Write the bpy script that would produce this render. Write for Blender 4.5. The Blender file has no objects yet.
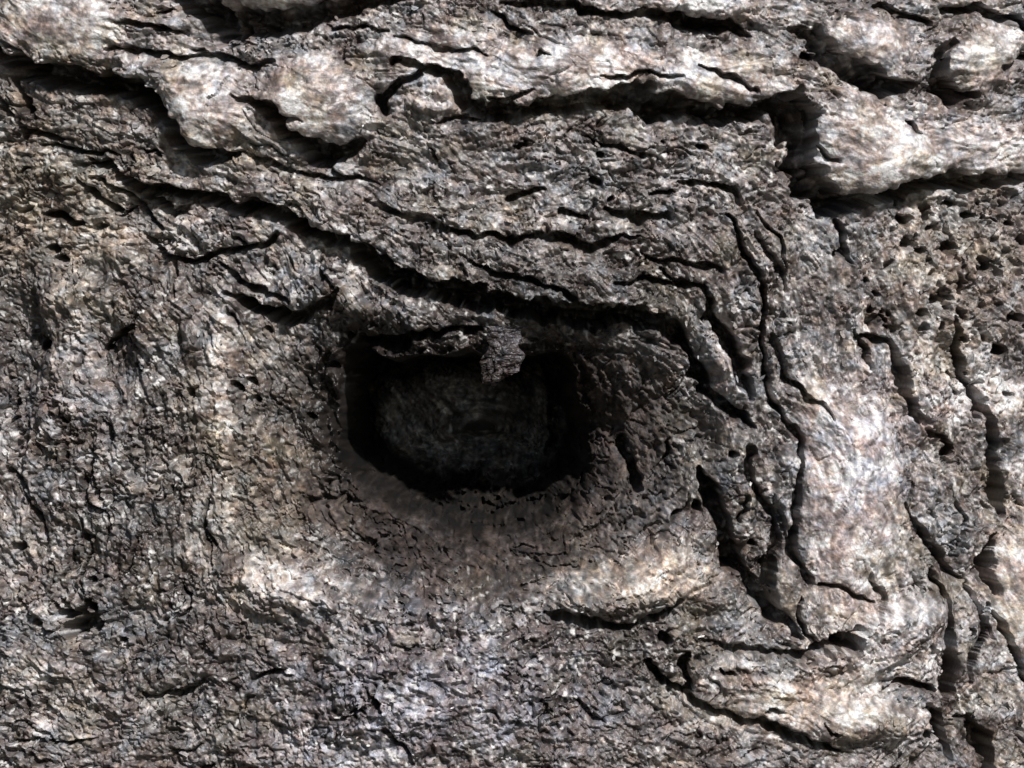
import bpy, math, heapq
import numpy as np
from mathutils import Vector

# ------------------------------------------------------------------ scale
# all shapes are laid out in millimetre-like units "u" on the bark; one u is 0.4 mm
S = 0.0004
D = 3600.0            # camera distance to the bark, in u
R = 1500.0            # trunk radius, in u
ZC = 1.35             # height of the view above the ground (m)

# ------------------------------------------------------------------ camera, sky, sun, exposure
sc = bpy.context.scene
cam_d = bpy.data.cameras.new('camera')
cam = bpy.data.objects.new('camera', cam_d)
sc.collection.objects.link(cam)
cam.location = (0, -(R + D) * S, ZC)
cam.rotation_euler = (math.radians(90), 0, 0)
cam_d.sensor_width = 36
cam_d.lens = 36 * D / 1024.0
cam_d.clip_start = 0.02
cam_d.clip_end = 500
sc.camera = cam

SUN_EL, SUN_AZ = 36.0, 20.0       # elevation; azimuth towards the right of the viewing axis
world = bpy.data.worlds.new('World')
sc.world = world
world.use_nodes = True
nt = world.node_tree
bg = nt.nodes['Background']
sky = nt.nodes.new('ShaderNodeTexSky')
sky.sky_type = 'NISHITA'
sky.sun_disc = False
sky.sun_elevation = math.radians(SUN_EL)
sky.sun_rotation = math.radians(180 - SUN_AZ)
nt.links.new(sky.outputs[0], bg.inputs[0])
bg.inputs[1].default_value = 0.05

sl = bpy.data.lights.new('sun', 'SUN')
sl.energy = 5.0
sl.angle = math.radians(3.0)
sl.color = (1.0, 0.96, 0.93)
sun = bpy.data.objects.new('sun', sl)
sc.collection.objects.link(sun)
el, az = math.radians(SUN_EL), math.radians(SUN_AZ)
sdir = Vector((math.sin(az) * math.cos(el), -math.cos(az) * math.cos(el), math.sin(el)))
sun.rotation_euler = sdir.to_track_quat('Z', 'Y').to_euler()
sun.location = (0, -3, 4)
sc.view_settings.view_transform = 'Standard'
sc.view_settings.look = 'None'
sc.view_settings.gamma = 1.0
sc.view_settings.exposure = 0.22

# ------------------------------------------------------------------ grid (dense where the bark is seen close)
STEP = 1.2
def axis(lo, hi, dlo, dhi, grow):
    a = list(np.arange(dlo, dhi + STEP, STEP))
    v, s = a[-1], STEP
    while v < hi:
        s *= grow; v += s; a.append(v)
    v, s = a[0], STEP
    pre = []
    while v > lo:
        s *= grow; v -= s; pre.append(v)
    return np.array(pre[::-1] + a)
xs = axis(512 - 4600, 512 + 4600, -36, 1060, 1.09)
ys = axis(-4600, 3800 + 40, -36, 804, 1.09)
NX, NY = len(xs), len(ys)
X, Y = np.meshgrid(xs, ys)          # picture-like axes on the bark: x right, y down
X = X.astype(np.float32); Y = Y.astype(np.float32)

# ------------------------------------------------------------------ noise
def vn(x, y, scale, seed, ax=1.0):
    """smooth value noise in -1..1"""
    rs = np.random.RandomState(seed)
    T = rs.rand(256, 256).astype(np.float32) * 2 - 1
    u = x / (scale * ax) + 37.3 * seed % 97; v = y / scale + 11.7 * seed % 89
    iu = np.floor(u).astype(np.int32); iv = np.floor(v).astype(np.int32)
    fu = u - iu; fv = v - iv
    fu = fu * fu * fu * (fu * (fu * 6 - 15) + 10); fv = fv * fv * fv * (fv * (fv * 6 - 15) + 10)
    a = T[iv & 255, iu & 255]; b = T[iv & 255, (iu + 1) & 255]
    c = T[(iv + 1) & 255, iu & 255]; d = T[(iv + 1) & 255, (iu + 1) & 255]
    return ((a * (1 - fu) + b * fu) * (1 - fv) + (c * (1 - fu) + d * fu) * fv).astype(np.float32)
def fbm(x, y, scale, seed, octv=3, gain=0.5):
    o = np.zeros_like(x); amp = 1.0; tot = 0
    for k in range(octv):
        ca, sa = math.cos(0.6 * k + seed), math.sin(0.6 * k + seed)
        o += amp * vn(x * ca - y * sa, x * sa + y * ca, scale / 2 ** k, seed * 7 + k)
        tot += amp; amp *= gain
    return o / tot
def sstep(a, b, v):
    t = np.clip((v - a) / (b - a), 0, 1)
    return t * t * (3 - 2 * t)

# ragged outlines: every hand-laid feature is read through warped coordinates
WX = X + 3.4 * vn(X, Y, 18, 3) + 1.9 * vn(X, Y, 8.5, 4)
WY = Y + 3.4 * vn(X, Y, 18, 5) + 1.9 * vn(X, Y, 8.5, 6)

# ------------------------------------------------------------------ grain direction (degrees, y down)
FLOW = [(80,100,25),(200,170,18),(350,200,15),(330,60,0),(550,60,5),(550,170,5),(600,250,8),(750,60,10),(900,150,-8),
 (450,250,20),(60,200,-30),(60,350,80),(60,500,85),(150,450,80),(150,350,70),(230,420,88),(300,480,70),(280,330,60),
 (350,550,30),(450,560,0),(450,620,5),(450,700,10),(300,700,-20),(150,650,-40),(60,700,20),(600,560,-30),(650,500,-50),
 (620,400,70),(660,420,75),(720,350,62),(760,300,75),(740,470,80),(850,350,85),(850,500,88),(850,580,70),(780,700,10),
 (650,720,15),(900,650,-40),(920,400,80),(1000,450,85),(1000,650,75),(950,280,60),(700,620,-20),(820,420,50),(560,620,20),
 (450,400,10),(215,500,88),(235,560,60),(330,600,12),(650,600,-18),(715,560,-60),(620,330,20),(300,330,80),(320,450,85),(400,520,12),(540,525,-8),(480,590,0),(-900,300,85),(1900,300,85),(500,-1500,80),(500,2500,88)]
c2 = np.zeros_like(X); s2 = np.zeros_like(X)
for fx, fy, a in FLOW:
    w = 1.0 / (((X - fx) ** 2 + (Y - fy) ** 2) + 900.0) ** 1.6
    c2 += w * math.cos(math.radians(2 * a)); s2 += w * math.sin(math.radians(2 * a))
ang = 0.5 * np.arctan2(s2, c2) + 0.55 * fbm(X, Y, 60, 9, 2) + 0.5 * vn(X, Y, 22, 10)
VX, VY = np.cos(ang).astype(np.float32), np.sin(ang).astype(np.float32)

def lic(src, n, h=1.0):
    """smear src along the grain"""
    out = src.copy()
    for sg in (1, -1):
        px = np.broadcast_to(np.arange(NX, dtype=np.float32), (NY, NX)).copy()
        py = np.broadcast_to(np.arange(NY, dtype=np.float32)[:, None], (NY, NX)).copy()
        dx, dy = VX * sg, VY * sg
        for k in range(n):
            px += dx * h; py += dy * h
            ix = np.clip((px + 0.5).astype(np.int32), 0, NX - 1); iy = np.clip((py + 0.5).astype(np.int32), 0, NY - 1)
            out += src[iy, ix]
            nx_, ny_ = VX[iy, ix], VY[iy, ix]
            fl = np.where(nx_ * dx + ny_ * dy < 0, -1.0, 1.0).astype(np.float32)
            dx, dy = nx_ * fl, ny_ * fl
    out /= (2 * n + 1)
    return out / (out[:, ::7].std() + 1e-6)

# ------------------------------------------------------------------ cracks: (x, y, width) points; depth, upper lip, lip reach, lower drop, drop reach
CR = []
def crack(pts, depth=None, up=4, ur=25, dn=3, dr=20, warp=1.0):
    CR.append((pts, depth, up, ur, dn, dr, warp))
def pit(x, y, r, depth=None):
    crack([(x - r * .3, y - r * .1, r * 1.5), (x + r * .3, y + r * .1, r * 1.5)], depth or 3.0 * r + 6, 0, 9, 0, 9)

crack([(-40,40,10),(0,50,14),(20,62,20),(60,80,22),(95,84,24),(130,88,22),(160,102,18),(176,117,18),(187,137,18),(203,156,18),(226,160,13),(246,153,7)], 60, 22, 50, 10, 50)
crack([(17,70,5),(28,95,9),(38,110,9)], 26, 3)
crack([(170,-30,18),(190,-8,22),(215,13,32),(240,28,30),(275,27,26),(310,20,20),(360,9,16),(400,2,10),(430,-3,4)], 46, 22, 40, 4, 30)
crack([(122,54,4),(170,55,5),(195,59,4),(227,58,4),(245,65,5),(265,68,4),(285,65,3)], 14, 5, 18)
crack([(264,103,8),(278,118,14),(300,139,17),(320,154,16),(345,154,14),(368,146,6)], 46, 20, 40, 6, 40)
crack([(95,158,3),(117,168,7),(137,186,9),(165,190,8),(192,192,8),(220,201,13),(260,207,11),(285,214,10),(303,230,13),(325,237,11),(350,239,11),
       (363,251,18),(378,267,25),(400,278,24),(440,291,22),(480,299,24),(520,309,21),(580,315,19),(620,316,18),(660,321,18),(674,330,8)], 58, 30, 50, 12, 40)
crack([(148,196,6),(162,207,9),(175,214,7),(190,205,3)], 22, 5, 16)
crack([(82,183,4),(100,195,7),(122,207,7)], 20, 4, 16)
crack([(50,212,6),(66,220,9),(84,222,6)], 18, 3, 16)
crack([(148,235,3),(168,254,5),(200,262,5),(220,250,5),(250,248,4),(268,247,5),(282,235,3)], 18, 8, 26, 2, 10)
crack([(220,265,3),(240,280,5),(265,293,6),(285,300,4)], 18, 5, 18)
crack([(226,296,6),(245,304,14),(268,313,15),(290,319,14),(308,313,9),(325,304,6),(340,290,4)], 42, 9, 26, 4, 20)
crack([(398,64,8),(415,66,7),(440,75,15),(456,86,17),(467,104,14),(487,115,13),(528,116,13),(556,105,13),(594,101,14),(628,101,22),(660,107,28),
       (690,114,20),(712,118,17),(738,114,15),(762,107,18),(785,104,22),(797,120,20),(797,142,20),(795,165,24),(806,188,26),(825,203,22),(850,205,15),
       (880,198,11),(900,191,13),(930,184,13),(950,182,15),(985,184,11),(1024,178,9),(1060,172,8)], 66, 24, 60, 10, 40)
crack([(388,114,6),(388,98,9),(402,87,10),(422,76,8)], 34, 4, 20)
crack([(772,118,10),(780,130,14),(776,146,8)], 44, 0, 20)
crack([(500,4,3),(550,8,5),(577,13,7),(618,20,7),(640,12,5),(660,22,9),(690,30,12),(720,32,10),(742,42,4)], 30, 14, 30, 5, 20)
crack([(785,30,6),(800,36,11),(818,62,16),(840,76,18),(865,88,22),(892,88,12)], 42, 16, 36, 4, 20)
crack([(938,46,6),(922,62,12),(926,85,16),(940,99,18),(960,97,8)], 40, 12, 30, 3, 20)
crack([(862,10,4),(900,20,5),(915,28,6)], 18, 6)
crack([(930,12,6),(965,14,9),(1000,25,9),(1024,40,7),(1050,50,6)], 26, 8)
crack([(984,72,3),(1002,60,6),(1030,56,7),(1060,52,7)], 22, 6)
crack([(678,185,3),(710,187,6),(733,189,6),(739,205,3)], 20, 6, 20)
crack([(835,222,5),(842,240,7),(846,262,5)], 22, 1)
crack([(861,336,4),(888,343,8),(899,362,10),(899,390,9),(912,413,7),(926,424,4)], 30, 8, 20)
crack([(926,428,3),(940,438,4),(951,448,9),(942,455,5)], 22, 5, 14)
crack([(950,322,4),(953,350,6),(965,375,6),(982,405,7),(990,430,6),(993,455,6),(997,490,9),(1000,512,8)], 56, 9, 30, 4, 30)
crack([(996,536,3),(986,552,9),(983,570,11),(990,592,4)], 50, 5, 24, 3, 20)
crack([(985,606,2),(981,630,5),(974,655,6),(968,682,3)], 34, 5, 20)
crack([(990,615,4),(1005,640,5),(1016,665,5),(1034,690,4)], 22, 5)
crack([(726,215,4),(745,255,6),(757,275,7),(763,310,6),(763,345,8),(766,375,8),(775,407,7),(790,425,6),(803,437,6),(797,460,5),(795,500,6),(792,545,7),(800,570,7),(808,583,5)], 30, -7, 30, -2, 20)
crack([(816,586,3),(850,594,3),(870,600,2)], 10, 3)
crack([(778,335,4),(786,378,6),(810,400,6),(830,417,3)], 22, 6, 16)
crack([(680,280,4),(704,288,9),(709,320,13),(728,334,18),(739,357,17),(746,384,10),(752,400,5)], 50, -10, 26, 0, 20)
crack([(672,322,9),(692,348,13),(710,388,13),(733,411,13),(752,427,6)], 48, -6, 24, 0, 20)
crack([(750,450,4),(752,475,6),(760,495,6),(772,515,6),(776,540,6),(771,562,9),(768,590,11),(778,608,8)], 34, -4, 24)
crack([(700,470,5),(712,484,15),(720,505,13),(727,530,11),(735,563,15),(755,586,15),(770,606,15),(785,622,11),(802,636,5)], 48, 8, 26)
crack([(905,504,4),(925,530,7),(945,560,6),(962,578,4)], 24, -5, 20)
crack([(935,572,3),(942,594,5),(947,610,6),(948,640,7),(946,690,9),(940,705,4)], 30, 4, 20)
crack([(688,655,8),(685,675,11),(688,692,10)], 34, 2, 18)
crack([(545,610,4),(562,616,9),(590,626,11),(615,628,8),(640,624,5),(662,612,4),(682,600,4)], 22, 7, 26)
crack([(648,660,6),(665,685,8),(688,694,7),(720,712,5),(760,722,6),(800,740,6),(840,750,4)], 26, 10, 24)
crack([(577,700,3),(603,720,5)], 12, 2)
crack([(374,690,3),(384,710,5)], 14, 2)
crack([(390,728,3),(405,745,5),(415,760,3)], 12, 4)
crack([(145,695,3),(175,697,5),(205,682,3)], 14, 3)
crack([(60,600,4),(64,606,6),(70,612,5)], 20, 1, 8)
pit(64, 614, 8); pit(76, 630, 10); pit(93, 623, 9); pit(90, 606, 6); pit(82, 618, 7)
crack([(98,352,4),(112,335,5),(135,325,3)], 16, 6, 20, 4, 30)
crack([(346,336,6),(365,341,9),(400,342,10),(430,336,8),(455,329,5),(480,331,4)], 30, 7, 22)
crack([(545,366,10),(556,400,13),(556,440,13),(548,462,8)], 34, 0, 16)
crack([(632,440,5),(641,470,10),(643,492,9)], 24, 0, 16)
crack([(365,200,2),(390,210,4),(420,222,4),(465,234,5),(510,238,6),(536,237,5),(560,238,8),(590,246,10),(620,238,5),(640,236,3)], 22, 7, 22, 4, 20)
crack([(508,200,5),(525,196,4),(545,190,3)], 14, 4, 14)
crack([(562,213,5),(587,219,7)], 20, 3, 14)
crack([(605,210,5),(640,219,7),(668,217,5)], 20, 4, 18)
crack([(470,262,3),(490,272,4),(530,280,5),(575,298,5)], 18, 6, 20)
crack([(612,284,3),(655,279,5),(690,287,5)], 16, 5, 20)
crack([(640,255,3),(680,262,4),(720,270,4)], 12, 4, 20)
crack([(100,178,3),(130,195,4),(160,225,3)], 12, 3, 16)
crack([(5,96,3),(30,130,3),(70,140,3)], 12, 3)
crack([(250,150,3),(300,175,4),(360,180,3)], 10, 4, 22)
crack([(400,40,2),(440,52,3),(490,60,3)], 9, 4, 16)
crack([(690,72,3),(720,84,4),(750,92,3)], 12, 4, 18)
crack([(700,640,3),(740,650,5),(790,655,7),(830,645,12),(856,632,6)], 22, 6, 22, 2, 16)
crack([(880,690,3),(905,680,6),(930,690,6)], 18, 4, 18)
crack([(870,575,3),(880,600,4),(872,625,3)], 9, 2)
crack([(10,470,3),(30,500,5),(45,540,4)], 14, 2)
crack([(926,708,4),(934,722,15),(940,742,13),(948,760,5)], 40, 3, 18)
crack([(968,716,4),(980,735,15),(992,758,17),(1000,785,8)], 40, 3, 18)
rp = np.random.RandomState(12)
for k in range(60):
    px_, py_ = rp.uniform(872, 1040), rp.uniform(196, 415)
    if px_ < 930 and py_ > 330: continue
    a_ = rp.uniform(0, 3.14); q_ = 1.2 + 2.6 * rp.rand() ** 2
    crack([(px_ - q_ * math.cos(a_), py_ - q_ * math.sin(a_), q_ * 1.3), (px_ + q_ * math.cos(a_), py_ + q_ * math.sin(a_), q_ * 2.1)], 3.2 * q_ + 6, 0, 8, 0, 8)
for p in [(900,222,8),(905,240,7),(915,250,4),(947,248,7),(933,300,8),(998,352,8),(1012,320,8),(840,255,5),(878,294,3),(965,218,5),(990,240,6),(1008,225,4),(975,270,4),
          (38,345,7),(234,388,4),(248,382,3),(252,400,3),(301,419,4),(188,393,4),(325,366,3),(841,640,14),
          (90,580,5),(120,640,4),(650,620,6),(665,640,6),(600,330,3),(52,250,6),(60,262,5),(1000,205,4),(930,225,4),(925,735,6),(800,60,6),(780,170,7),(262,330,3),
          (15,545,6),(700,505,5),(735,455,5),(755,545,4),(960,340,4),(1005,395,6),(884,318,3),(868,280,3),(610,200,3),(596,158,4),(592,182,4),(700,150,4),(660,145,3)]:
    pit(*p)

# short hairline cracks traced along the grain
rs_ = np.random.RandomState(77)
for k in range(105):
    zx, zy = (rs_.uniform(-20, 1045), rs_.uniform(-20, 790))
    if 225 < zy < 620 and 300 < zx < 640 and rs_.rand() < 0.85: continue
    if 270 < zx < 650 and 595 < zy: continue
    if abs(zx - 855) < 45 and abs(zy - 510) < 100: continue
    ln = 12 + 70 * rs_.rand() ** 2; wq = 1.4 + 2.8 * rs_.rand() ** 2; a0 = None; x_, y_ = zx, zy; pts = []
    for q in range(7):
        i_ = min(max(int(np.searchsorted(xs, x_)), 0), NX - 1); j_ = min(max(int(np.searchsorted(ys, y_)), 0), NY - 1)
        dx, dy = float(VX[j_, i_]), float(VY[j_, i_])
        if a0 is not None and dx * a0[0] + dy * a0[1] < 0: dx, dy = -dx, -dy
        elif a0 is None and dx < -0.3: dx, dy = -dx, -dy
        a0 = (dx, dy)
        pts.append((x_, y_, wq * (0.35 + math.sin(math.pi * (q + .5) / 7))))
        x_ += dx * ln / 6 + rs_.uniform(-2.5, 2.5); y_ += dy * ln / 6 + rs_.uniform(-2.5, 2.5)
    crack(pts, rs_.uniform(9, 20), rs_.uniform(2, 7), 12, rs_.uniform(0, 3), 10)

H = np.zeros_like(X)                # relief towards the camera, in u
CUT = np.zeros_like(X)              # how far into a crack (0..1), for the split into plates
GRV = np.zeros_like(X); UX = np.zeros_like(X); UY = np.zeros_like(X)
for pts, depth, up, ur, dn, dr, warp in CR:
    P = np.array(pts, dtype=np.float32)
    m = max(3.2 * max(ur, dr), 20)
    i0, i1 = np.searchsorted(xs, [P[:, 0].min() - m, P[:, 0].max() + m]); j0, j1 = np.searchsorted(ys, [P[:, 1].min() - m, P[:, 1].max() + m])
    x = WX[j0:j1, i0:i1]; y = WY[j0:j1, i0:i1]
    best = np.full(x.shape, 1e9, np.float32); wd = np.zeros_like(best); sg = np.zeros_like(best); ux_ = np.zeros_like(best); uy_ = np.zeros_like(best); tp = np.zeros_like(best)
    seg = np.hypot(np.diff(P[:, 0]), np.diff(P[:, 1])); L = seg.sum(); acc = 0.0
    for k in range(len(P) - 1):
        ax_, ay_, aw = P[k]; bx_, by_, bw = P[k + 1]
        dx, dy = bx_ - ax_, by_ - ay_
        t = np.clip(((x - ax_) * dx + (y - ay_) * dy) / (dx * dx + dy * dy + 1e-6), 0, 1)
        d = np.hypot(x - ax_ - t * dx, y - ay_ - t * dy)
        cr = dx * (y - ay_) - dy * (x - ax_)           # > 0: below a crack that runs to the right
        q = d < best
        best = np.where(q, d, best); wd = np.where(q, aw + (bw - aw) * t, wd); sg = np.where(q, np.sign(cr), sg)
        ux_ = np.where(q, dy / seg[k], ux_); uy_ = np.where(q, -dx / seg[k], uy_)
        tp = np.where(q, (acc + t * seg[k]) / L, tp)
        acc += seg[k]
    end = sstep(0, 0.16, tp) * sstep(0, 0.16, 1 - tp)
    half = 0.5 * wd * (1 + 0.40 * vn(x, y, 14, 21) + 0.28 * vn(x, y, 6.5, 22))
    dd = np.maximum(best - half, 0)
    H[j0:j1, i0:i1] += np.where(sg < 0, up * 0.55 * np.exp(-dd / ur), -dn * np.exp(-dd / dr)) * end - np.minimum(0.5 * wd, 7.0) * np.exp(-(dd / (2.0 + 0.35 * wd)) ** 1.3) * np.where(sg < 0, 1.0, 0.55) * end
    if depth is None: depth = 20
    prof = 1 - sstep(0.0, 1.0, (best - half * 0.82) / np.maximum(half * 0.22 + 0.6, 0.9))
    dep = np.minimum(1.5 * depth * np.clip(wd / np.max(P[:, 2]), 0.3, 1.0), np.where(np.abs(ux_) > np.abs(uy_), 5.5, 3.5) * wd + 8)
    gd = prof * dep; qq = gd > GRV[j0:j1, i0:i1]
    UX[j0:j1, i0:i1] = np.where(qq, ux_, UX[j0:j1, i0:i1]); UY[j0:j1, i0:i1] = np.where(qq, uy_, UY[j0:j1, i0:i1])
    GRV[j0:j1, i0:i1] = np.maximum(GRV[j0:j1, i0:i1], prof * dep)
    CUT[j0:j1, i0:i1] = np.maximum(CUT[j0:j1, i0:i1], prof * np.clip(dep / 20, 0, 1))

# ------------------------------------------------------------------ broad relief and the knobbly lobes of the bark
H += 26 * sstep(210, 60, Y) + 10 * sstep(330, 230, Y - 0.12 * (X - 500)) * sstep(-100, 200, X)
def lobe(cx, cy, rx, ry, h, rot=0, sharp=2.0):
    ca, sa = math.cos(math.radians(rot)), math.sin(math.radians(rot))
    i0, i1 = np.searchsorted(xs, [cx - 2.2 * max(rx, ry), cx + 2.2 * max(rx, ry)]); j0, j1 = np.searchsorted(ys, [cy - 2.2 * max(rx, ry), cy + 2.2 * max(rx, ry)])
    x = WX[j0:j1, i0:i1] - cx; y = WY[j0:j1, i0:i1] - cy
    r = np.sqrt(((x * ca + y * sa) / rx) ** 2 + ((-x * sa + y * ca) / ry) ** 2)
    H[j0:j1, i0:i1] += 1.5 * h * np.exp(-(r ** (2 * sharp)) * 0.7)
for a in [(215,112,33,42,17,-15,1.6),(315,108,46,44,16,20,1.6),(222,420,9,120,4,0,1.2),(75,30,62,36,12,10,1.5),(150,72,26,14,8,10),(270,-8,75,18,16,3),(485,92,34,15,8,10),
          (852,150,50,52,19,0,1.6),(940,160,80,28,10,-6),(862,52,44,30,12,25,1.5),(962,60,30,36,12,0,1.5),(700,8,50,16,12,8),(560,72,100,22,7,4),(690,88,50,16,6,6),
          (1018,590,30,64,13,0,1.6),(852,505,44,110,18,3,1.4),(785,588,12,30,8,-12),(742,672,52,18,10,0,1.6),(800,712,92,22,10,12),(882,642,58,26,9,-25),
          (922,390,26,46,10,-10),(812,402,13,26,8,-38),(724,372,7,34,9,-28,1.5),(210,232,54,18,7,5,1.6),(400,320,42,14,6,2,1.5),(312,286,32,18,6,-10),
          (480,135,60,14,5,0),(330,200,70,14,5,10),(150,310,20,40,5,0),(70,400,40,30,6,40),(270,590,46,22,7,15),(620,590,70,20,8,-8),(430,700,120,40,8,0),
          (905,730,30,20,8,0),(880,720,26,18,8),(1000,420,26,30,8),(915,620,30,16,6,-30),(790,490,18,40,6),(240,420,22,90,5,0,1.5),(690,470,12,40,6,-20),(60,290,26,22,5),
          (30,180,40,16,5,-20),(950,320,26,22,5),(870,220,26,18,6),(760,250,22,24,5),(960,640,10,36,6,10)]:
    lobe(*a)
# small ringed knot
kr = np.hypot(WX - 436, WY - 105)
H += 9 * np.exp(-(kr / 17) ** 4) + 2.2 * np.cos(kr / 17 * 9.0) * np.exp(-(kr / 26) ** 2) - 12 * np.exp(-((kr) / 4.2) ** 2)
# shallow dips
for a in [(110,352,16,34,-12,-20),(14,350,26,60,-14,0,1.5),(560,260,120,16,-3),(790,300,22,40,-6,0),(835,385,40,28,-8,30),(300,720,60,30,-5),(60,560,50,30,-5),
          (600,680,60,24,-6,20),(450,545,90,45,-6),(180,470,40,60,-4),(910,470,26,40,-5),(720,560,26,20,-4),(150,620,30,20,-5),(345,400,16,60,-6)]:
    lobe(*a)

# the sunk, roughly square field round the hollow, and the mound of bark below it
qa = np.maximum(np.abs(WX - 468) / 248, np.abs(WY - 452) / 142)
qb = (np.abs(WX - 468) / 248) ** 5 + (np.abs(WY - 452) / 142) ** 5
alc = sstep(1.5, 0.55, qb) * sstep(300, 335, Y)
H -= 17 * alc
lobe(455, 715, 150, 118, 22, 0, 1.6)
lobe(290, 590, 60, 20, 8, 12, 1.3); lobe(630, 588, 70, 22, 9, -10, 1.3)

# the hollow: a funnel of old wood that falls into a deep dark chamber
def poly_sd(pts, x, y):
    P = np.array(pts, dtype=np.float32); n = len(P)
    d = np.full(x.shape, 1e9, np.float32); ins = np.zeros(x.shape, bool)
    for i in range(n):
        a = P[i]; b = P[(i + 1) % n]
        e = b - a
        t = np.clip(((x - a[0]) * e[0] + (y - a[1]) * e[1]) / (e @ e), 0, 1)
        d = np.minimum(d, np.hypot(x - a[0] - t * e[0], y - a[1] - t * e[1]))
        c = ((a[1] > y) != (b[1] > y)) & (x < (b[0] - a[0]) * (y - a[1]) / (b[1] - a[1] + 1e-9) + a[0])
        ins ^= c
    return np.where(ins, -d, d)
HOLE = [(332,366),(344,348),(372,352),(392,360),(410,354),(440,356),(466,352),(480,358),(500,364),(522,352),(548,352),(572,362),(584,396),(588,430),(584,466),(562,490),(526,504),(480,508),
        (430,504),(388,492),(352,468),(328,440),(326,400)]
i0, i1 = np.searchsorted(xs, [60, 960]); j0, j1 = np.searchsorted(ys, [180, 760])
hx = (X + 3.0 * vn(X, Y, 20, 3))[j0:j1, i0:i1]; hy = (Y + 3.0 * vn(X, Y, 20, 5))[j0:j1, i0:i1]
sd = poly_sd(HOLE, hx, hy)
sd = sd + 6 * vn(X[j0:j1, i0:i1], Y[j0:j1, i0:i1], 28, 120) + 9 * vn(X[j0:j1, i0:i1], Y[j0:j1, i0:i1], 62, 124)
band = np.zeros_like(X); band[j0:j1, i0:i1] = np.exp(-((sd - 2) / 24.0) ** 2)
th = np.arctan2((hy - 430) / 65, (hx - 465) / 125)      # 0 right, +90 deg down
rt = np.clip(np.cos(th), 0, 1); lf = np.clip(-np.cos(th), 0, 1); dnn = np.clip(np.sin(th), 0, 1); upp = np.clip(-np.sin(th), 0, 1)
reach = (150 * rt ** 2 + 120 * lf ** 2 + 115 * dnn ** 2 + 34 * upp ** 2)
fd = (120 * rt ** 2 + 48 * lf ** 2 + 95 * dnn ** 2 + 10 * upp ** 2)
fun = fd * (1 - np.clip(sd / reach, 0, 1)) ** 1.35
w_in = np.clip(1 - 0.65 * upp - 0.7 * sstep(0.1, 0.6, lf), 0.25, 1)
w_lo = sstep(0.15, 0.8, dnn) * 1.0; in_a = 12 * w_in + 26 * w_lo; in_w = 44 * w_in + 46 * w_lo
inner = sstep(0, 1, (in_a - sd) / in_w)
FLX = np.zeros_like(X); FLY = np.zeros_like(X)          # the chamber widens behind its mouth
FLX[j0:j1, i0:i1] = np.cos(th) * 17 * inner * (sd < 60); FLY[j0:j1, i0:i1] = np.sin(th) * 8 * inner * (1 - w_lo) * (sd < 60)
wl_ = 4 * inner * (1 - inner); HN = np.zeros_like(X)
HN[j0:j1, i0:i1] = wl_ * (26 * fbm(X[j0:j1, i0:i1], Y[j0:j1, i0:i1], 15, 160, 3, 0.6) + 9 * vn(X[j0:j1, i0:i1], Y[j0:j1, i0:i1], 5, 161))
fold = vn(sd + 4 * vn(hx, hy, 16, 171), th * 26 + 300, 7.0, 170) + 0.6 * vn(sd, th * 40 + 300, 3.6, 172)
HN[j0:j1, i0:i1] += fold * (6.0 * np.exp(-((sd - 4) / 20.0) ** 2) + 2.2 * np.exp(-((sd - 10) / 70.0) ** 2)) * (sd > -25)
HD = np.zeros_like(X); HD[j0:j1, i0:i1] = fun * (1 + 0.12 * fbm(hx, hy, 30, 123, 3)) + 210 * inner + 40 * sstep(-20, -60, sd)
INC = np.zeros_like(X); INC[j0:j1, i0:i1] = sstep(-16, -50, sd + 8 * fbm(hx, hy, 30, 180, 3))
SKIRT_SHADE = np.zeros_like(X); SKIRT_SHADE[j0:j1, i0:i1] = np.clip(sstep(44, 8, sd + 14 * fbm(hx, hy, 16, 181, 3)) * (1 - 0.75 * upp) * (1 - 0.55 * rt ** 2), 0, 0.93)
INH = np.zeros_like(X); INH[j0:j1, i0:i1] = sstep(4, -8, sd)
RIM_SHADE = np.zeros_like(X); RIM_SHADE[j0:j1, i0:i1] = 0.72 * np.exp(-((hx - 455) / 115) ** 2 - ((hy - 540) / 52) ** 2) + 0.35 * sstep(30, 0, sd) + (1 - np.clip(sd / (reach * (1.0 - 0.35 * lf ** 2)), 0, 1)) ** 1.05
FUN = np.zeros_like(X); FUN[j0:j1, i0:i1] = np.clip(fun / 50, 0, 1)

# ------------------------------------------------------------------ natural roughness
far = np.clip(1 - (np.maximum(np.abs(X - 512) - 3000, 0)) / 1500, 0, 1)      # the seam at the back closes flat
mid = 6.0 * fbm(X, Y, 95, 11, 3) + 4.5 * fbm(WX, WY, 34, 12, 2)
n1 = vn(WX, WY, 13, 31); n2 = vn(WX, WY, 6.0, 32); n3 = np.random.RandomState(5).randn(NY, NX).astype(np.float32)
L1 = lic(n1, 12); L2 = lic(n2, 9); L3 = lic(n3, 6); L4 = lic(vn(X, Y, 3.0, 33), 9)
patch = sstep(-0.35, 0.5, fbm(X, Y, 70, 15, 2))
smooth = np.zeros_like(X)          # worn, smoother parts of the bark
for cx, cy, rx, ry in [(852,510,56,130),(850,155,66,56),(215,108,40,44),(318,105,54,44),(560,75,130,34),(810,400,20,30),(790,712,100,28),(75,30,70,36),(860,50,46,32),(965,60,34,38),
                       (700,85,90,30),(300,0,90,18),(950,160,90,30),(1018,590,34,70),(425,55,50,30)]:
    smooth = np.maximum(smooth, np.exp(-(((X - cx) / rx) ** 2 + ((Y - cy) / ry) ** 2) ** 2))
lobes_ = np.zeros_like(X)
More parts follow.
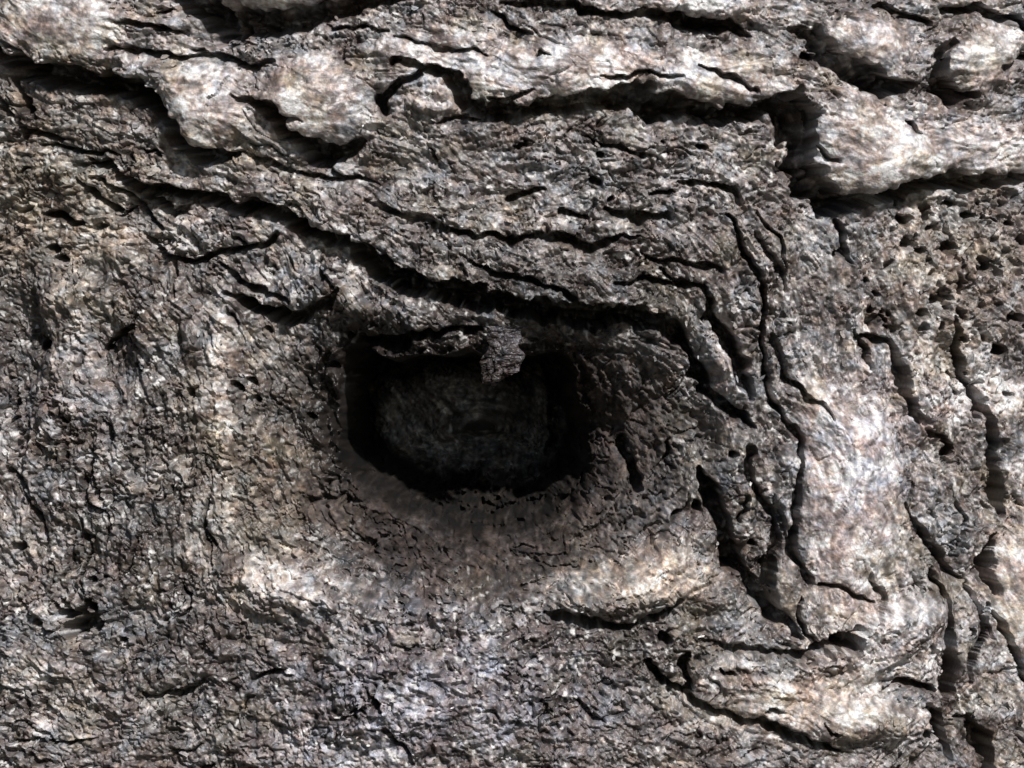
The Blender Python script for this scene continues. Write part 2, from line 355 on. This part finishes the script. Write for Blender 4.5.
for cx, cy, rx, ry in [(215,110,38,44),(318,106,52,44),(852,150,56,54),(75,28,60,34),(862,50,44,32),(965,60,32,36),(1018,590,30,64),(300,0,80,18),(785,588,14,30),(740,672,48,18)]:
    lobes_ = np.maximum(lobes_, np.exp(-(((X - cx) / rx) ** 2 + ((Y - cy) / ry) ** 2) ** 2))
rough = 1 - 0.36 * smooth - 0.30 * lobes_
qx = X + 9 * vn(X, Y, 14, 101) + 5 * vn(X, Y, 7, 102); qy = Y + 9 * vn(X, Y, 14, 103) + 5 * vn(X, Y, 7, 104)
cre = np.exp(-(L1 / 0.15) ** 2) * sstep(-0.5, 0.6, vn(X, Y, 26, 51))
cre2 = np.exp(-(L2 / 0.20) ** 2) * sstep(-0.3, 0.7, vn(X, Y, 15, 52))
lump = fbm(WX, WY, 12, 61, 2, 0.5)
worm = np.abs(vn(qx, qy, 10.0, 105)); hole_n = sstep(0.40, 0.75, vn(qx, qy, 9.0, 107)) * sstep(-0.1, 0.5, vn(X, Y, 40, 108))
vein = np.exp(-(vn(qx, qy, 12.0, 105) / 0.11) ** 2) * sstep(-0.4, 0.4, vn(X, Y, 19, 110))
vein2 = np.exp(-(vn(qy, qx, 6.5, 116) / 0.15) ** 2) * sstep(-0.3, 0.4, vn(X, Y, 15, 111))
crag = np.clip(0.55 + 0.6 * fbm(X, Y, 55, 16, 2), 0.15, 1.1)          # craggier and calmer stretches
grit = np.clip(sstep(360, 200, X) * sstep(300, 420, Y) + sstep(560, 640, Y) * sstep(760, 640, X) + 0.7 * sstep(860, 930, X) * sstep(190, 230, Y) * sstep(420, 330, Y)
               + 0.8 * np.exp(-((X - 450) / 190) ** 2 - ((Y - 540) / 60) ** 2) + 0.6 * sstep(120, 60, X) * sstep(110, 140, Y), 0, 1) * (0.6 + 0.4 * vn(X, Y, 50, 140))
R0 = (mid + rough * ((2.1 * (1 - 0.5 * grit) * L1 + 1.25 * L2 + 0.35 * L3 + 0.65 * L4 - 8.0 * cre * patch * (1 - 0.8 * lobes_) - 4.0 * cre2 * (1 - 0.5 * lobes_))
      + (1 - 0.8 * smooth) * (3.0 * grit * vn(qx, qy, 4.6, 141) + 1.6 * grit * vn(X, Y, 2.7, 142) - 6.0 * grit * sstep(0.3, 0.8, vn(qx, qy, 6.0, 143))
      + crag * (3.2 * lump + 3.6 * worm + 2.2 * np.abs(vn(qy, qx, 5.0, 106)) - 11.0 * vein - 5.5 * vein2 - 11.0 * hole_n) + 1.5 * vn(X, Y, 2.8, 109))))
fineatt = 1 + 1.0 * INH
H = (H + R0 * fineatt + band * (13 * fbm(X, Y, 15, 150, 3, 0.6) + 5 * vn(qx, qy, 5.5, 151))) * far
GRV = GRV * (1 + 0.25 * vn(X, Y, 9, 81))
Hs = H.copy()
H = H - GRV - HD + HN

# ------------------------------------------------------------------ wrap round the trunk
tt = np.linspace(-1.2, 1.2, 4001)
dep = D + R * (1 - np.cos(tt)); po = R * np.sin(tt) * D / dep
lim = 700.0
u = xs - 512.0
uc = np.clip(u, -lim, lim)
theta = np.interp(uc, po, tt)
slope = (math.pi - np.interp(lim, po, tt)) / (np.abs(u).max() - lim)
theta = theta + np.sign(u) * np.maximum(np.abs(u) - lim, 0) * slope
depc = D + R * (1 - np.cos(np.clip(theta, -0.5, 0.5)))
vert_ = np.abs(UX) > np.abs(UY)
UND = np.where(np.hypot(X - 78, Y - 618) < 34, 0.0, 1.0) * np.where(vert_, 0.15, 0.23) * np.clip(GRV - 4, 0, np.where(vert_, 60, 34))             # cracks run back under the plate above them
Zl = -(Y + UND * UY + FLY - 384.0) * (depc / D)[None, :]
thg = theta[None, :] + (UND * UX + FLX) / R
rad = R + H
flare = 1 + 0.5 * np.exp(-(np.maximum(ZC / S + Zl, 0)) / 260.0)
PX = (rad * flare * np.sin(thg)) * S
PY = (-rad * flare * np.cos(thg)) * S
PZ = Zl * S + ZC

# ------------------------------------------------------------------ pigment of the bark (weathering, lichen, old wood, painted shade round the hollow)
def mixc(a, b, t): return a * (1 - t[..., None]) + b * t[..., None]
C = np.empty((NY, NX, 3), np.float32); C[:] = (0.232, 0.200, 0.190)
g1 = fbm(X + 40, Y, 22, 91, 3, 0.6); g2 = fbm(X, Y - 30, 9, 92, 3, 0.7); g3 = fbm(X, Y, 46, 93, 2); g4 = fbm(X + 99, Y, 30, 94, 3)
C = mixc(C, np.array([0.46, 0.435, 0.43]), sstep(-0.2, 0.55, g1 + 0.45 * g2))
C = mixc(C, np.array([0.13, 0.10, 0.092]), sstep(0.0, 0.6, -g1 + 0.6 * g2) * 0.8)
C = mixc(C, np.array([0.27, 0.25, 0.19]), sstep(0.1, 0.6, g4) * 0.4)
C = mixc(C, np.array([0.255, 0.28, 0.31]), sstep(0.1, 0.6, -g4 + 0.3 * g2) * 0.5)
C = mixc(C, np.array([0.34, 0.27, 0.25]), sstep(0.1, 0.6, g3) * 0.2)
wl = np.exp(-((X - 250) / 90) ** 2 - ((Y - 480) / 120) ** 2) + 1.2 * np.exp(-((X - 50) / 110) ** 2 - ((Y - 200) / 110) ** 2) + 0.9 * np.exp(-((X - 640) / 110) ** 2 - ((Y - 585) / 40) ** 2) + 0.7 * np.exp(-((X - 940) / 70) ** 2 - ((Y - 270) / 90) ** 2) + 0.5 * np.exp(-((X - 800) / 130) ** 2 - ((Y - 700) / 40) ** 2)
C *= 1 + np.clip(wl - 0.05, 0, 1.3)[..., None] * np.array([0.08, 0.03, -0.11])
wc = np.exp(-((X - 440) / 170) ** 2 - ((Y - 690) / 90) ** 2) + 0.5 * np.exp(-((X - 860) / 60) ** 2 - ((Y - 470) / 100) ** 2)
C *= 1 + np.clip(wc, 0, 1)[..., None] * np.array([-0.06, -0.03, 0.10])
# broad tone patches: paler on the ledges and down the right side, darker elsewhere
TONE = [(90,28,90,40,.75),(215,105,42,46,1.0),(320,100,52,48,1.0),(300,-2,80,16,.8),(560,75,130,34,.85),(700,80,90,26,.75),(850,150,60,50,.9),(950,150,110,34,1.0),
 (860,50,48,34,.8),(965,60,40,40,.5),(700,5,60,20,.8),(455,50,60,30,.5),(440,100,24,22,.5),(1000,10,50,30,.3),
 (50,150,70,50,-.1),(20,350,30,60,-.7),(118,352,22,36,-.45),(80,370,40,60,.35),(60,260,60,30,.1),(150,500,60,80,-.25),(222,420,11,120,.75),(290,400,50,80,-.1),
 (180,235,60,22,.25),(400,240,60,30,-.15),(560,280,170,50,-.40),(560,170,120,36,.0),(720,170,60,40,.1),(480,335,150,26,-.5),(660,420,60,90,-.35),
 (285,585,60,26,.6),(630,580,90,26,.65),(450,680,130,80,.15),(130,560,90,60,-.2),(200,700,60,30,-.2),(560,650,90,40,-.3),(640,650,60,50,-.35),(800,705,130,34,.75),(890,640,60,40,.55),(740,670,46,18,.0),
 (755,520,44,130,-.25),(852,500,56,120,.95),(815,400,16,30,.7),(930,390,50,70,.4),(990,395,40,24,.9),(950,260,80,70,.15),(1015,580,30,80,1.1),(1005,470,20,40,.2),
 (724,372,10,36,.8),(60,700,120,60,.2),(200,660,100,50,-.1),(30,580,40,40,.15),(900,730,60,30,.1),(1005,690,30,60,.2),(790,270,30,50,-.15),(835,380,40,34,-.25),
 (880,240,40,30,.25),(690,560,40,30,.2),(300,740,120,30,.2),(680,735,90,30,-.1)]
tone = np.zeros_like(X)
for cx, cy, rx, ry, a in TONE:
    tone += a * np.exp(-(((WX - cx) / rx) ** 2 + ((WY - cy) / ry) ** 2) ** 1.5)
C *= (0.50 * np.exp(1.2 * np.clip(tone - 0.12 * sstep(330, 220, X) * sstep(200, 300, Y), -0.8, 0.80)))[..., None]
# brown old wood round the hollow, with shade painted in towards its mouth
C = mixc(C, np.array([0.026, 0.020, 0.018]) * (1 + 0.5 * g2[..., None]), np.clip(RIM_SHADE * 1.1 + 0.45 * (g1 + 0.6 * g2) * np.clip(RIM_SHADE * 4, 0, 1), 0, 0.94))
C = mixc(C, np.array([0.008, 0.0068, 0.006]) * (1 + 0.6 * g2[..., None]), SKIRT_SHADE)  # near-black painted shade at the mouth, blends away the cast shadow's edge
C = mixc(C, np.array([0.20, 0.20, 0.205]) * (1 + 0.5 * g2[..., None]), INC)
# lichen specks and pale grain
C *= np.exp(0.42 * vn(X, Y, 3.2, 95) + 0.50 * vn(qx, qy, 5.5, 96) + 0.17 * lic(vn(X, Y, 3.4, 133), 6) + 0.16 * lic(vn(X, Y, 7, 134), 10) + 0.06 * n3)[..., None]
tint = vn(X, Y, 4.2, 97) + 0.6 * vn(X, Y, 9, 98)
C *= np.stack([1 + 0.07 * tint, 1 + 0.0 * tint, 1 - 0.08 * tint], -1)
spk = sstep(0.52, 0.8, vn(WX, WY, 4.0, 130)) * sstep(-0.2, 0.4, vn(X, Y, 25, 131)) * (1 - INH) * (1 - FUN)
C = mixc(C, np.array([0.55, 0.54, 0.53]), spk * 0.75)
C = np.clip(C, 0.006, 0.5)

# ------------------------------------------------------------------ materials
def bark_material(name, rough0, bump_scale=1.0):
    m = bpy.data.materials.new(name); m.use_nodes = True
    t = m.node_tree; n = t.nodes; l = t.links
    b = n['Principled BSDF']
    at = n.new('ShaderNodeAttribute'); at.attribute_name = 'pigment'
    tc = n.new('ShaderNodeTexCoord')
    nz = n.new('ShaderNodeTexNoise'); nz.inputs['Scale'].default_value = 620; nz.inputs['Detail'].default_value = 5; nz.inputs['Roughness'].default_value = 0.7
    l.new(tc.outputs['Object'], nz.inputs['Vector'])
    mr = n.new('ShaderNodeMapRange'); mr.inputs[1].default_value = 0.3; mr.inputs[2].default_value = 0.7; mr.inputs[3].default_value = 0.55; mr.inputs[4].default_value = 1.5
    l.new(nz.outputs[0], mr.inputs[0])
    mx = n.new('ShaderNodeMix'); mx.data_type = 'RGBA'; mx.blend_type = 'MULTIPLY'; mx.inputs[0].default_value = 1
    l.new(at.outputs['Color'], mx.inputs[6]); l.new(mr.outputs[0], mx.inputs[7])
    l.new(mx.outputs[2], b.inputs['Base Color'])
    nb = n.new('ShaderNodeTexNoise'); nb.inputs['Scale'].default_value = 1100; nb.inputs['Detail'].default_value = 3
    l.new(tc.outputs['Object'], nb.inputs['Vector'])
    bp = n.new('ShaderNodeBump'); bp.inputs['Strength'].default_value = 0.6; bp.inputs['Distance'].default_value = 0.0006 * bump_scale
    l.new(nb.outputs[0], bp.inputs['Height']); l.new(bp.outputs[0], b.inputs['Normal'])
    b.inputs['Roughness'].default_value = rough0
    b.inputs['Specular IOR Level'].default_value = 0.5
    return m
M_BARK = bark_material('weathered_bark', 0.42)
M_WOOD = bark_material('hollow_wood', 0.8)
M_WOOD.node_tree.nodes['Principled BSDF'].inputs['Specular IOR Level'].default_value = 0.15

# ------------------------------------------------------------------ split the bark into its plates (spread from seeds, cracks are costly to cross)
SEEDS = [  # x, y, name, label
 (75,28,'bark_plate','pale lumpy bark lobe at the top left corner'),(165,72,'bark_plate',None),(215,112,'bark_plate','pale rounded bark lobe hanging over the crack'),
 (320,108,'bark_plate','wide pale bark lobe with a dark gap on its left'),(300,0,'bark_plate','smooth pale bark strip along the top edge'),(330,50,'bark_plate',None),
 (440,25,'bark_plate',None),(560,75,'bark_plate','long pale horizontal bark ledge above the widest crack'),(690,85,'bark_plate',None),(600,0,'bark_plate',None),
 (700,10,'bark_plate',None),(760,60,'bark_plate',None),(860,50,'bark_plate','pale bark lobe with a deep hollow under it'),(895,8,'bark_plate',None),
 (965,60,'bark_plate','round bark lobe between two deep notches'),(1005,90,'bark_plate',None),(1010,10,'bark_plate',None),(855,150,'bark_plate','big pale rounded bark end above the crack'),
 (960,150,'bark_plate',None),(436,105,'knot','small ringed knot with a dark centre'),
 (60,130,'bark_plate',None),(20,95,'bark_plate',None),(150,150,'bark_plate',None),(240,180,'bark_plate',None),(350,185,'bark_plate',None),(460,160,'bark_plate',None),
 (560,150,'bark_plate',None),(640,160,'bark_plate',None),(720,150,'bark_plate',None),(440,235,'bark_plate',None),(560,265,'bark_plate',None),(660,250,'bark_plate',None),
 (640,298,'bark_plate',None),(720,225,'bark_plate',None),(790,240,'bark_plate',None),(870,230,'bark_plate',None),(950,230,'bark_plate','bark riddled with small dark pits'),
 (1000,270,'bark_plate',None),(30,210,'bark_plate',None),(110,230,'bark_plate',None),(205,235,'bark_plate','curled raised bark scale with a thin dark edge'),
 (190,285,'bark_plate',None),(310,285,'bark_plate','raised bark scale over a black slit'),(150,190,'bark_plate',None),(400,320,'bark_plate','flat brown bark scale above the hollow'),
 (60,290,'bark_plate',None),(20,360,'bark_plate',None),(80,400,'bark_plate',None),(140,370,'bark_plate',None),(180,440,'bark_plate',None),(230,370,'bark_plate',None),
 (230,480,'bark_plate',None),(290,380,'bark_plate',None),(60,500,'bark_plate',None),(110,560,'bark_plate',None),(30,600,'bark_plate',None),(170,620,'bark_plate',None),
 (60,700,'bark_plate',None),(180,730,'bark_plate',None),(270,590,'bark_plate',None),(280,660,'bark_plate',None),(340,730,'bark_plate',None),(430,650,'bark_plate',None),
 (460,730,'bark_plate',None),(560,660,'bark_plate',None),(590,740,'bark_plate',None),(620,590,'bark_plate','pale crumpled bark on the lip below the hollow'),(680,560,'bark_plate',None),
 (620,650,'bark_plate',None),(745,620,'bark_plate',None),(740,672,'bark_plate','log-shaped bark roll with a dark blunt end'),(800,712,'bark_plate','pale bark ridge sloping down to the right'),
 (700,740,'bark_plate',None),(725,372,'bark_strip','thin pale torn bark strip between two black cracks'),(740,300,'bark_plate',None),(780,370,'bark_plate',None),
 (812,402,'bark_strip','pale twisted bark strip beside the smooth column'),(690,400,'bark_plate',None),(750,400,'bark_plate',None),(735,480,'bark_plate',None),(700,520,'bark_plate',None),
 (755,530,'bark_plate',None),(780,480,'bark_plate',None),(786,585,'bark_plate','small pointed bark wedge between cracks'),(850,500,'bark_plate','tall smooth pale bark column'),
 (840,330,'bark_plate',None),(870,390,'bark_plate',None),(925,385,'bark_plate','raised pale bark plate with a black left edge'),(920,480,'bark_plate',None),(840,620,'bark_plate',None),
 (885,645,'bark_plate',None),(950,545,'bark_plate',None),(965,620,'bark_plate',None),(1020,590,'bark_plate','pale rounded bark lobe at the right edge'),(1010,460,'bark_plate',None),
 (1005,380,'bark_plate',None),(1010,710,'bark_plate',None),(900,720,'bark_plate',None),(960,710,'bark_plate',None),(850,755,'bark_plate',None),
 (350,560,'bark_plate',None),(280,500,'bark_plate',None)]
OUTER = [(-420,-320),(500,-420),(1450,-320),(-420,384),(1450,384),(-420,1090),(500,1200),(1450,1090)]
cs = 4.0
gx = np.arange(-60, 1085, cs); gy = np.arange(-60, 829, cs)
ci = np.clip(np.searchsorted(xs, gx), 0, NX - 1); cj = np.clip(np.searchsorted(ys, gy), 0, NY - 1)
# any crack cell nearby raises the cost
CUTm = CUT.copy()
for ax_ in (0, 1):
    for sh in (-2, -1, 1, 2):
        CUTm = np.maximum(CUTm, np.roll(CUT, sh, ax_))
cost = 1 + 60 * CUTm[np.ix_(cj, ci)] + 2.5 * np.clip(cre[np.ix_(cj, ci)], 0, 1)
gh, gw = cost.shape
lab = np.full((gh, gw), -1, np.int32); dist = np.full((gh, gw), 1e18)
pq = []
for k, s_ in enumerate(SEEDS):
    a, b = int(round((s_[1] + 60) / cs)), int(round((s_[0] + 60) / cs))
    a = min(max(a, 0), gh - 1); b = min(max(b, 0), gw - 1)
    dist[a, b] = 0; lab[a, b] = k; heapq.heappush(pq, (0.0, a, b, k))
cl = cost.tolist()
while pq:
    d0, a, b, k = heapq.heappop(pq)
    if d0 > dist[a, b]: continue
    for da, db in ((1, 0), (-1, 0), (0, 1), (0, -1)):
        p, q = a + da, b + db
        if 0 <= p < gh and 0 <= q < gw:
            nd = d0 + cl[p][q]
            if nd < dist[p, q]:
                dist[p, q] = nd; lab[p, q] = k; heapq.heappush(pq, (nd, p, q, k))
FX = 0.25 * (WX[:-1, :-1] + WX[1:, :-1] + WX[:-1, 1:] + WX[1:, 1:]); FY = 0.25 * (WY[:-1, :-1] + WY[1:, :-1] + WY[:-1, 1:] + WY[1:, 1:])
fa = np.rint((FY + 60) / cs).astype(int); fb = np.rint((FX + 60) / cs).astype(int)
inside = (fa >= 0) & (fa < gh) & (fb >= 0) & (fb < gw)
LAB = np.where(inside, lab[np.clip(fa, 0, gh - 1), np.clip(fb, 0, gw - 1)], -1)
NS = len(SEEDS)
LAB[LAB < 0] = NS                                   # rest of the trunk
fin = INH[:-1, :-1] > 0.5
LAB[fin] = NS + 1                                   # the chamber
fex = 0.5 * (xs[:-1] + xs[1:]); fey = 0.5 * (ys[:-1] + ys[1:])
funf = ((FUN[:-1, :-1] > 0.42) | (SKIRT_SHADE[:-1, :-1] > 0.5)) & (~fin)
FXX = np.broadcast_to(fex, funf.shape); FYY = np.broadcast_to(fey[:, None], funf.shape)
LAB[funf & (FXX >= 560) & (FYY > 345)] = NS + 2     # right jamb
LAB[funf & (FXX < 560) & (FYY > 480)] = NS + 3      # sill

def one_piece(Lb):
    '''islands cut off from their plate join the plate beside them'''
    h, w = Lb.shape; ch = np.ones((h, w), bool); ch[:, 1:] = Lb[:, 1:] != Lb[:, :-1]
    rid = np.cumsum(ch.ravel()).reshape(h, w) - 1
    n = int(rid.max()) + 1; par = list(range(n))
    def find(a):
        while par[a] != a:
            par[a] = par[par[a]]; a = par[a]
        return a
    same = Lb[1:] == Lb[:-1]
    pr = np.unique(np.stack([rid[:-1][same], rid[1:][same]], 1), axis=0)
    for a, b in pr.tolist():
        a, b = find(a), find(b)
        if a != b: par[b] = a
    root = np.array([find(a) for a in range(n)])[rid]
    ids, cnt = np.unique(root, return_counts=True); size = dict(zip(ids.tolist(), cnt.tolist()))
    lab_of = {}; 
    first = np.unique(root.ravel(), return_index=True)
    for rt_, ix_ in zip(first[0].tolist(), first[1].tolist()):
        lab_of.setdefault(int(Lb.ravel()[ix_]), []).append((size[rt_], rt_))
    out = Lb.copy(); small = []
    for l_, cs_ in lab_of.items():
        cs_.sort(reverse=True); small += [c[1] for c in cs_[1:]]
    m_ = np.isin(root, small)
    while m_.any():                                  # grow the neighbours over them
        for sh, ax in ((1, 1), (-1, 1), (1, 0), (-1, 0)):
            nb = np.roll(out, sh, ax); nm = np.roll(m_, sh, ax)
            t_ = m_ & ~nm
            out[t_] = nb[t_]; m_ = m_ & ~t_
    return out
LAB = one_piece(one_piece(LAB))
tree = bpy.data.objects.new('tree', None)
sc.collection.objects.link(tree)
tree['label'] = 'old tree trunk with deeply cracked grey bark round a dark hollow'
tree['category'] = 'tree'
V = np.stack([PX, PY, PZ], -1).reshape(-1, 3).astype(np.float32)
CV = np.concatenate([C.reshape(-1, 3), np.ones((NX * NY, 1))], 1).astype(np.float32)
jj, ii = np.meshgrid(np.arange(NY - 1), np.arange(NX - 1), indexing='ij')
v0 = (jj * NX + ii)
QUAD = np.stack([v0, v0 + NX, v0 + NX + 1, v0 + 1], -1)
# vertex normals of the whole trunk, so that neighbouring plates meet without a seam
Pg = V.reshape(NY, NX, 3)
du = np.gradient(Pg, axis=1); dv = np.gradient(Pg, axis=0)
Ng = np.cross(dv, du); Ng /= np.linalg.norm(Ng, axis=-1, keepdims=True) + 1e-12
NV = Ng.reshape(-1, 3)

def patch_object(name, mask, mat, parent, label=None):
    q = QUAD[mask]
    if len(q) < 12: return None
    used, inv = np.unique(q.ravel(), return_inverse=True)
    me = bpy.data.meshes.new(name)
    me.vertices.add(len(used)); me.loops.add(q.size); me.polygons.add(len(q))
    me.vertices.foreach_set('co', V[used].ravel())
    me.loops.foreach_set('vertex_index', inv.astype(np.int32).ravel())
    me.polygons.foreach_set('loop_start', np.arange(0, q.size, 4, dtype=np.int32))
    me.update(calc_edges=True)
    me.polygons.foreach_set('use_smooth', np.ones(len(q), bool))
    ca = me.color_attributes.new('pigment', 'FLOAT_COLOR', 'POINT')
    ca.data.foreach_set('color', CV[used].ravel())
    me.normals_split_custom_set_from_vertices(NV[used])
    me.materials.append(mat)
    o = bpy.data.objects.new(name, me); sc.collection.objects.link(o); o.parent = parent
    if label: o['label'] = label
    return o

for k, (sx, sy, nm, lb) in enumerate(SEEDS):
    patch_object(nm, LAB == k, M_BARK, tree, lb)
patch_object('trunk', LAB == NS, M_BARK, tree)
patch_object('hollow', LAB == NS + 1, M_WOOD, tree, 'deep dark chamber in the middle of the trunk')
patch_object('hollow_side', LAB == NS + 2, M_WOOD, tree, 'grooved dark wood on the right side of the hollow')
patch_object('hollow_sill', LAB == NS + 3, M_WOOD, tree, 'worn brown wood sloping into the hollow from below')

def surf(x, y, h):
    th_ = np.interp(x - 512.0, po, tt); dp = D + R * (1 - math.cos(th_))
    return Vector(((R + h) * math.sin(th_) * S, -(R + h) * math.cos(th_) * S, -(y - 384.0) * dp / D * S + ZC))
def sliver(name, outline, h0, h1, thick, colour, parent, label, seed=1, bend=6):
    '''a torn flake: outline = (y, x_left, x_right) rows; front relief, real thickness, closed all round'''
    rs = np.random.RandomState(seed)
    rows = []
    for k in range(len(outline) - 1):
        for q in range(4):
            t = q / 4; a, b = outline[k], outline[k + 1]
            rows.append([a[i] + (b[i] - a[i]) * t for i in range(3)])
    rows.append(list(outline[-1]))
    rows2 = []
    for k in range(len(rows) - 1):
        for q in range(2): rows2.append([rows[k][i_] * (1 - q / 2) + rows[k + 1][i_] * q / 2 for i_ in range(3)])
    rows = rows2 + [rows[-1]]
    M = 30; vs = []; fs = []; n = len(rows); cl_ = []
    for side in (0, 1):
        for i, (y, xl, xr) in enumerate(rows):
            if side == 0:
                xl += 1.6 * math.sin(y * 0.31) + rs.uniform(-.2, .2); xr += 1.6 * math.sin(y * 0.37 + 2) + rs.uniform(-.2, .2); rows[i] = (y, xl, xr)
            for k in range(M + 1):
                t = k / M; e = math.sin(math.pi * t) ** 0.5; v = i / (n - 1); xx = xl + (xr - xl) * t
                gi = int(np.searchsorted(xs, xx + 40)); gj = int(np.searchsorted(ys, y - 150))      # borrow the grain of the bark
                h = h0 + (h1 - h0) * v + bend * math.sin(math.pi * v)
                h += (4.5 * e * (1 - v ** 6) + 0.8 * float(R0[gj, gi] - mid[gj, gi])) if side == 0 else -thick * (0.4 + 0.6 * e)
                vs.append(surf(xx, y, h)); cl_.append(C[gj, gi])
    W = M + 1; o = n * W
    for i in range(n - 1):
        for k in range(M):
            a = i * W + k
            fs.append((a, a + W, a + W + 1, a + 1)); fs.append((o + a, o + a + 1, o + a + W + 1, o + a + W))
        fs.append((i * W, o + i * W, o + (i + 1) * W, (i + 1) * W)); fs.append((i * W + M, (i + 1) * W + M, o + (i + 1) * W + M, o + i * W + M))
    for k in range(M):
        fs.append((k, k + 1, o + k + 1, o + k)); b = (n - 1) * W + k; fs.append((b, o + b, o + b + 1, b + 1))
    me = bpy.data.meshes.new(name); me.from_pydata(vs, [], fs); me.update()
    ca = me.color_attributes.new('pigment', 'FLOAT_COLOR', 'POINT')
    cc = np.ones((len(vs), 4), np.float32); cl_ = np.array(cl_); cc[:, :3] = np.array(colour) * cl_ / cl_.mean()
    ca.data.foreach_set('color', cc.ravel())
    me.materials.append(M_BARK)
    ob = bpy.data.objects.new(name, me); sc.collection.objects.link(ob); ob.parent = parent; ob['label'] = label
sliver('bark_flake', [(326,484,524),(334,487,521),(344,489,519),(354,484,524),(364,480,523),(371,479,518),(377,482,507),(383,483,499),(388,488,493)], -10, -22, 9, (0.046, 0.043, 0.046), tree, 'small pale torn flake hanging into the top of the hollow'  , 3, 3)

def chips(n):
    rs = np.random.RandomState(31); vs = []; fs = []; cc = []
    k = 0
    while k < n:
        x, y = rs.uniform(-20, 1045), rs.uniform(-20, 790)
        i, j = int(np.searchsorted(xs, x)), int(np.searchsorted(ys, y))
        if CUT[j, i] > 0.05 or INH[j, i] > 0 or smooth[j, i] > 0.5 or RIM_SHADE[j, i] > 0.3: continue
        k += 1
        ln = 1.8 + 3.4 * rs.rand() ** 3; wd = ln * rs.uniform(0.25, 0.6); a = ang[j, i] + rs.normal(0, 0.5)
        h = float(H[max(j - 2, 0):j + 3, max(i - 2, 0):i + 3].max()); tl, tw = rs.uniform(-.5, .2), rs.uniform(-.35, .35)
        b = len(vs); m = 7; col = C[j, i] * rs.uniform(0.7, 1.4)
        for lay in (0.9, -1.2):
            for q in range(m):
                t = 2 * math.pi * q / m; rr = rs.uniform(0.5, 1.15)
                u_, v_ = ln * math.cos(t) * rr, wd * math.sin(t) * rr
                dx, dy = u_ * math.cos(a) - v_ * math.sin(a), u_ * math.sin(a) + v_ * math.cos(a)
                vs.append(surf(x + dx, y + dy, h + lay + tl * u_ + tw * v_)); cc.append(col * rs.uniform(.8, 1.2))
        fs.append([b + q for q in range(m)][::-1]); fs.append([b + m + q for q in range(m)])
        for q in range(m): fs.append([b + q, b + (q + 1) % m, b + m + (q + 1) % m, b + m + q])
    me = bpy.data.meshes.new('bark_chips'); me.from_pydata(vs, [], fs); me.update()
    ca = me.color_attributes.new('pigment', 'FLOAT_COLOR', 'POINT')
    c4 = np.ones((len(vs), 4), np.float32); c4[:, :3] = np.clip(np.array(cc), 0.02, 0.6); ca.data.foreach_set('color', c4.ravel())
    me.materials.append(M_BARK)
    o = bpy.data.objects.new('bark_chips', me); sc.collection.objects.link(o); o.parent = tree; o['kind'] = 'stuff'
    o['label'] = 'tiny loose scales and chips clinging to the bark'
chips(900)

# ------------------------------------------------------------------ ground around the foot of the tree
def ground():
    n = 60
    r = np.concatenate([[0.0], np.geomspace(0.5, 300, n)])
    vs = [(0, 0, 0)]; fs = []
    K = 64
    rs = np.random.RandomState(4)
    for i in range(1, len(r)):
        for k in range(K):
            a = 2 * math.pi * k / K
            vs.append((r[i] * math.cos(a), r[i] * math.sin(a), 0.02 * rs.rand() * min(r[i], 2)))
    for k in range(K): fs.append((0, 1 + k, 1 + (k + 1) % K))
    for i in range(1, len(r) - 1):
        o = 1 + (i - 1) * K
        for k in range(K):
            fs.append((o + k, o + K + k, o + K + (k + 1) % K, o + (k + 1) % K))
    me = bpy.data.meshes.new('ground'); me.from_pydata(vs, [], fs); me.update()
    m = bpy.data.materials.new('forest_soil'); m.use_nodes = True
    t = m.node_tree; nz = t.nodes.new('ShaderNodeTexNoise'); nz.inputs['Scale'].default_value = 9; nz.inputs['Detail'].default_value = 8
    tc = t.nodes.new('ShaderNodeTexCoord'); t.links.new(tc.outputs['Object'], nz.inputs['Vector'])
    cr = t.nodes.new('ShaderNodeValToRGB'); cr.color_ramp.elements[0].color = (0.03, 0.022, 0.015, 1); cr.color_ramp.elements[1].color = (0.09, 0.085, 0.045, 1)
    t.links.new(nz.outputs[0], cr.inputs[0]); t.links.new(cr.outputs[0], t.nodes['Principled BSDF'].inputs['Base Color'])
    t.nodes['Principled BSDF'].inputs['Roughness'].default_value = 0.95
    me.materials.append(m)
    o = bpy.data.objects.new('ground', me); sc.collection.objects.link(o); o['kind'] = 'structure'
ground()
